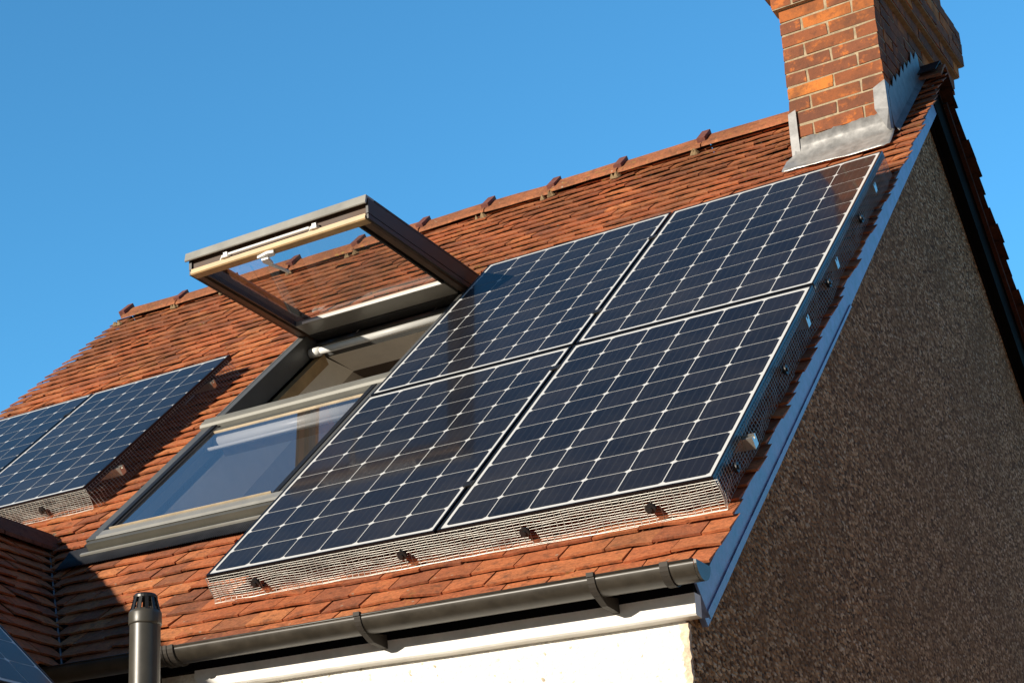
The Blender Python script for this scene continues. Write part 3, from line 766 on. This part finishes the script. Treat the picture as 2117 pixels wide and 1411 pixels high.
def make_panel(loc, rot, label, group, ml=.012, mr=.012):
    t = empty('solar_panel', loc, label, 'solar panel', group, rot)
    fr, bk, cl, jb = panel_parts(ml, mr)
    obj('frame', fr, M_pframe, t, local=True); obj('backsheet', bk, M_back, t, local=True)
    obj('solar_cells', cl, M_cell, t, local=True); obj('junction_box', jb, M_blackp, t, local=True)
    return t
def copy_panel(src, loc, rot, label, group):
    r = src.copy(); COL.objects.link(r); r.location = Vector(loc) + Vector((0,0,Z0)); r.rotation_euler = rot
    r['label'] = label; r['group'] = group
    for ch in src.children:
        c = ch.copy(); COL.objects.link(c); c.parent = r
    return r
GU, GV = .0295, .0368
G1 = 'solar panels on the main roof'
rotm = (RP, 0, 0)
p0 = make_panel(RF(0, 0, 0), rotm, 'solar panel nearest the gutter, beside the lower window pane, lower left of four', G1)
copy_panel(p0, RF(PW + GU, 0, 0), rotm, 'solar panel above the gutter next to the gable verge, lower right of four', G1)
copy_panel(p0, RF(0, PL + GV, 0), rotm, 'solar panel touching the open roof window sash, upper left of four', G1)
copy_panel(p0, RF(PW + GU, PL + GV, 0), rotm, 'solar panel right below the brick chimney, upper right of four', G1)
LU, LV = -2.5446, 1.3764
LH = .0
p4 = make_panel(RF(LU, LV, LH), rotm, 'solar panel on the left of the roof window, with mesh guard on its right edge', G1, .014, .004)
copy_panel(p4, RF(LU - PW - .030, LV, LH), rotm, 'solar panel cut off by the left photo edge, leftmost on the main roof', G1)
# panel on the cross wing: x axis towards +Y?  slope descends to +X
wx = Vector((0, -1, 0)); wy = Vector((-CR, 0, SR)); wz = wx.cross(wy)
if wz.z < 0: wx = -wx; wz = wx.cross(wy)
Mw = Matrix((wx, wy, wz)).transposed()
pw = Vector((RX, 0, RZ)) + Vector((SR, 0, CR)) * .07
wloc_ = pw + Vector((CR, 0, -SR)) * 1.80 + Vector((0, -.545 - (PW if wx.y > 0 else 0), 0))
copy_panel(p0, wloc_, Mw.to_euler(), 'solar panel on the shaded cross wing roof, in the lower left corner', 'solar panels on the cross wing')

# rails (rest on hooks screwed through the tiles)
def make_rail(u0, u1, v, label, hooks, clamps):
    base = RF((u0 + u1) / 2, v, HT)
    t = empty('mounting_rail', base, label, 'mounting rail', 'aluminium rails under the solar panels')
    mb = MB()
    h1 = -.036
    poly = [(v - .02, h1 - .042), (v + .02, h1 - .042), (v + .02, h1), (v + .007, h1), (v + .007, h1 - .012), (v - .007, h1 - .012), (v - .007, h1), (v - .02, h1)]
    n = len(poly); P = [RF(u0, a, b) for a, b in poly] + [RF(u1, a, b) for a, b in poly]
    mb.add(P, [(i, (i+1) % n, n+(i+1) % n, n+i) for i in range(n)])
    for o_ in (0, n): mb.add(P[o_:o_ + n], [(0,1,2,3,4,5,6,7)])
    obj('rail', mb, M_rail, t)
    for u in hooks:
        hb = MB(); hb.box(RF, (u - .018, u + .018), (v - .026, v - .0205), (HT - .012, h1)); hb.box(RF, (u - .018, u + .018), (v - .026, v + .09), (HT + .001, HT + .008))
        obj('roof_hook', hb, M_rail, t)
    for u in clamps:
        cb = MB(); cb.box(RF, (u - .020, u + .014), (v - .020, v + .020), (.0018, .006)); cb.box(RF, (u - .006, u + .006), (v - .018, v + .018), (h1 + .001, .0017))
        obj('mid_clamp', cb, M_blackp, t)
    return t
for v, lab in ((.355, 'aluminium rail end jutting out near the lower gable corner, lowest of the verge rail ends'), (1.42, 'aluminium rail under the top of the lower right panel, second rail end up the verge'),
               (2.035, 'aluminium rail under the upper right panel, third rail end up the verge'), (2.975, 'aluminium rail just below the chimney, highest rail end on the verge')):
    make_rail(-.03, 2.062 if v < 1 else 2.034, v, lab, (.25, .75, 1.3, 1.8), (PW + GU / 2,))
for v, lab in ((1.66, 'lower aluminium rail poking out through mesh left of the roof window'), (2.73, 'upper aluminium rail poking out through mesh left of the roof window')):
    make_rail(-3.58, -1.500 if v < 2 else -1.515, v, lab, (-3.3, -2.7, -2.2, -1.75), (LU - .015,))

# bird mesh around the arrays
def guard(name, label, strips, clips, group):
    allv = [p for s in strips for p in (s[0](0, 0, 0, 0), s[0](1, 0, 0, 0))]
    c = sum(allv, Vector()) / len(allv)
    t = empty(name, c, label, 'mesh guard', group)
    mb = MB()
    for F, length, height, sd in strips:
        nx_ = int(length / .0262); ny = max(2, int(round(height / .0128)))
        rr = random.Random(sd)
        def G(i, j):
            a, b = i / nx_, j / ny
            w = .013 * noise.noise((a * length * 3.1, b * 1.5, sd)) + .006 * noise.noise((a * length * 11, b * 3, sd + 5))
            return F(min(1, max(0, a + .0011 * noise.noise((i * .8, j * .9, sd)))), b, w * (b ** .6), .0022 * noise.noise((a * length * 8, b * 5, sd + 2)) * 1.9)
        for j in range(ny + 1):
            mb.path([G(i, j) for i in range(0, nx_ + 1)], .00066, 4)
        for i in range(nx_ + 1):
            mb.path([G(i, j) for j in range(ny + 1)], .00145, 4)
    obj('wire_mesh', mb, M_wire, t)
    for q, nrm in clips:
        cb = MB(); nrm = Vector(nrm).normalized(); q = Vector(q) + nrm * .008
        cb.tube(q - nrm * .006, q + nrm * .006, .018, 14); cb.tube(q + nrm * .003, q + nrm * .012, .008, 8)
        obj('clip', cb, M_black, t)
    return t
W2 = 2 * PW + GU
def bottom(ua, ub, v0, hb=HT + .004):
    def F(a, b, w, s):
        out = .009 + .007 * b + w
        if b > .86: out += (b - .86) * .06
        return RF(ua + (ub - ua) * a, v0 - out, -.012 + (hb + .012) * min(1, b * 1.08) + s * (0 < b < 1))
    return F
def side(u, v0, v1, sg, hb=HT + .004, spread=.010):
    def F(a, b, w, s):
        out = .011 + spread * b + w
        return RF(u + sg * out, v0 - .012 + (v1 - v0 + .012) * a, -.012 + (hb + .012) * b + s * (0 < b < 1))
    return F
nb = Vector((0, -CR, -SR))
cl = [(RF(u, -.030, -.055), nb) for u in (.215, .86, 1.345, 1.80)]
cl += [(RF(W2 + .020, v, -.055), (1, 0, 0)) for v in (.16, .95, 1.80, 2.55)]
guard('mesh_guard', 'galvanised wire mesh guard around the four panel array above the gutter', [
    (bottom(-.015, W2 + .02, 0), W2 + .035, .150, 3.0), (side(W2, 0, 2 * PL + GV, 1), 2 * PL + GV, .115, 7.0), (side(0, 0, 2 * PL + GV, -1, spread=.004), 2 * PL + GV, .105, 11.0)], cl, 'wire mesh guards')
guard('mesh_guard', 'galvanised wire mesh guard around the panels left of the roof window', [
    (bottom(LU - PW - .03, LU + PW + .02, LV), 2 * PW + .05, .150, 13.0), (side(LU + PW, LV, LV + PL - .05, 1, spread=.045), PL, .12, 17.0)],
    [(RF(-1.83, LV - .030, -.055), nb)], 'wire mesh guards')

# ------------------------------------------------------------------ flue pipe
px, py = .800, -1.373
flue = empty('flue_pipe', (px, py, -Z0), 'dark olive flue pipe with slotted cowl standing in front of the gutter', 'flue pipe')
ZT = -.493
def lathe(mb, prof, n=32):
    rows = [[Vector((px + r * math.cos(2*math.pi*i/n), py + r * math.sin(2*math.pi*i/n), ZT + z)) for i in range(n + 1)] for r, z in prof]
    mb.grid(rows)
mb = MB(); lathe(mb, [(.0462, -.86), (.0462, -.093)]); obj('pipe', mb, M_pipe, flue, smooth=True)
mb = MB(); lathe(mb, [(.0455, -.097), (.0488, -.097), (.0496, -.092), (.0496, -.064), (.0482, -.058), (.041, -.051)]); obj('collar', mb, M_pipe, flue, smooth=True)
mb = MB(); n = 12
for i in range(n):
    t = 2 * math.pi * (i + .5) / n
    def CF(a, b, c): # tangential, radial, vertical
        f = (c + .056) / .044
        r = .0460 - .0115 * f + b
        return Vector((px + r * math.cos(t) - a * math.sin(t), py + r * math.sin(t) + a * math.cos(t), ZT + c))
    mb.box(CF, (-.0048, .0048), (-.0048, 0), (-.058, -.012))
lathe(mb, [(.0365, -.016), (.0365, -.009), (.031, -.003), (.016, -.0008), (.0001, 0)], 24)
lathe(mb, [(.032, -.014), (.0001, -.011)], 24)
obj('cowl', mb, M_blackp, flue)
mb = MB(); seg = []                        # elbow and horizontal run back to the wall, below the frame
for k in range(9):
    t = math.pi / 2 * k / 8; seg.append((Vector((px, py + .11 * (1 - math.cos(t)), ZT - .86 - .11 * math.sin(t))), Vector((0, math.sin(t), -math.cos(t)))))
seg.append((Vector((px, -.0895, ZT - .97)), Vector((0, 1, 0))))
rows = []
for c, d in seg:
    a = Vector((1, 0, 0)); b = d.cross(a)
    rows.append([c + (a * math.cos(2*math.pi*i/24) + b * math.sin(2*math.pi*i/24)) * .0462 for i in range(25)])
mb.grid(rows); obj('elbow', mb, M_pipe, flue, smooth=True)

# ------------------------------------------------------------------ added house, unseen to the right, bounces warm light onto the gable
M_bounce = plain('bounce_brick', (.32, .165, .085), .9, vary=.2, vscale=4)
bounce_house = empty('house', (9.6, 5.0, -Z0), 'unseen red brick house added at the right to bounce warm light', 'house')
X0, X1, Y0, Y1, ZE, ZR = 6.4, 12.8, -.5, 10.5, 1.7, 4.2
XM = (X0 + X1) / 2
mb = MB(); mb.prism(lambda a, b_, c: Vector((b_, a, c)), [(X0, -Z0), (X1, -Z0), (X1, ZE), (XM, ZR), (X0, ZE)], Y0, Y1); obj('wall', mb, M_bounce, bounce_house)
mb = MB()
for sg in (1, -1):
    xe = X0 - .3 if sg > 0 else X1 + .3
    ze = ZE - .3 * (ZR - ZE) / (XM - X0)
    mb.prism(lambda a, b_, c: Vector((b_, a, c)), [(xe, ze + .03), (XM, ZR + .03), (XM, ZR + .10), (xe, ze + .10)], Y0 - .2, Y1 + .2)
obj('roof', mb, M_tile_dark, bounce_house)
for yy in (2.0, 6.5):
    mb = MB(); mb.box(WF, (X0 - .03, X0 - .004), (yy, yy + 1.1), (-.6, .7)); w_ = obj('window', mb, M_whitep, bounce_house)
    mb = MB(); mb.box(WF, (X0 - .036, X0 - .031), (yy + .07, yy + 1.03), (-.53, .63)); obj('pane', mb, M_aludk, w_)

# ------------------------------------------------------------------ ground
mb = MB(); mb.add([(-400, -400, -Z0), (400, -400, -Z0), (400, 400, -Z0), (-400, 400, -Z0)], [(0,1,2,3)])
g_ = obj('ground', mb, M_ground); g_['kind'] = 'structure'; g_['label'] = 'pale gravel ground around the house'

# ------------------------------------------------------------------ light
sd = Vector((.48, 1.154, -.304)).normalized()           # travel direction of sunlight
sun = bpy.data.lights.new('sun', 'SUN'); sun.energy = 5.0; sun.angle = math.radians(.5); sun.color = (1.0, .905, .765)
so = bpy.data.objects.new('sun', sun); COL.objects.link(so); so.rotation_euler = sd.to_track_quat('-Z', 'Y').to_euler(); so.location = (-4, -9, 8)
world = bpy.data.worlds.new('World'); scene.world = world; world.use_nodes = True
nt = world.node_tree; bg = nt.nodes['Background']
sky = nt.nodes.new('ShaderNodeTexSky'); sky.sky_type = 'NISHITA'; sky.sun_disc = False
to = -sd
sky.sun_elevation = math.asin(to.z); sky.sun_rotation = math.atan2(to.x, to.y)
sky.air_density = 1.0; sky.dust_density = .2; sky.ozone_density = 4.0; sky.altitude = 50
mul = nt.nodes.new('ShaderNodeMix'); mul.data_type = 'RGBA'; mul.blend_type = 'MULTIPLY'; mul.inputs[0].default_value = 1
mul.inputs[7].default_value = (.92, 1.78, 1.84, 1)
tc = nt.nodes.new('ShaderNodeTexCoord'); sx = nt.nodes.new('ShaderNodeSeparateXYZ'); nt.links.new(tc.outputs['Generated'], sx.inputs[0])
zr2 = nt.nodes.new('ShaderNodeValToRGB'); nt.links.new(sx.outputs[2], zr2.inputs[0])
for el, (p, c) in zip(zr2.color_ramp.elements, ((.60, (1, 1, 1)), (.90, (.34, .27, .31)))): el.position = p; el.color = (*c, 1)
mu2 = nt.nodes.new('ShaderNodeMix'); mu2.data_type = 'RGBA'; mu2.blend_type = 'MULTIPLY'; mu2.inputs[0].default_value = 1
nt.links.new(sky.outputs[0], mul.inputs[6]); nt.links.new(mul.outputs[2], mu2.inputs[6]); nt.links.new(zr2.outputs[0], mu2.inputs[7])
yr2 = nt.nodes.new('ShaderNodeValToRGB'); yy2 = nt.nodes.new('ShaderNodeMapRange'); yy2.inputs[1].default_value = -1; nt.links.new(sx.outputs[1], yy2.inputs[0]); nt.links.new(yy2.outputs[0], yr2.inputs[0])
for el, (p, c) in zip(yr2.color_ramp.elements, ((.25, (.20, .17, .20)), (.62, (1, 1, 1)))): el.position = p; el.color = (*c, 1)
mu3 = nt.nodes.new('ShaderNodeMix'); mu3.data_type = 'RGBA'; mu3.blend_type = 'MULTIPLY'; mu3.inputs[0].default_value = 1
nt.links.new(mu2.outputs[2], mu3.inputs[6]); nt.links.new(yr2.outputs[0], mu3.inputs[7]); nt.links.new(mu3.outputs[2], bg.inputs[0]); bg.inputs[1].default_value = .125

# ------------------------------------------------------------------ camera
cam = bpy.data.cameras.new('camera'); co = bpy.data.objects.new('camera', cam); COL.objects.link(co)
Rm = [[0.7814810896397695, -0.5959327831241458, 0.18480104040115275], [0.6238073722026066, 0.7404237284657637, -0.2502739792917666], [0.01231539366472352, 0.3108646334383617, 0.950374405566625]]
M = Matrix.Identity(4)
for i in range(3):
    M[i][0] = Rm[i][0]; M[i][1] = Rm[i][2]; M[i][2] = -Rm[i][1]
M[0][3], M[1][3], M[2][3] = 4.024, -5.3492, -1.8372 + Z0
co.matrix_world = M
cam.sensor_width = 36; cam.lens = 3695.9156 / 2117 * 36
cam.shift_x = 741.7225 / 2117; cam.shift_y = 301.2479 / 2117
cam.clip_start = .05; cam.clip_end = 2000
scene.camera = co
scene.render.engine = 'CYCLES'
scene.cycles.use_denoising = True
scene.cycles.max_bounces = 10; scene.cycles.transparent_max_bounces = 16
scene.view_settings.view_transform = 'Standard'; scene.view_settings.look = 'None'
scene.view_settings.exposure = .32; scene.view_settings.gamma = 1
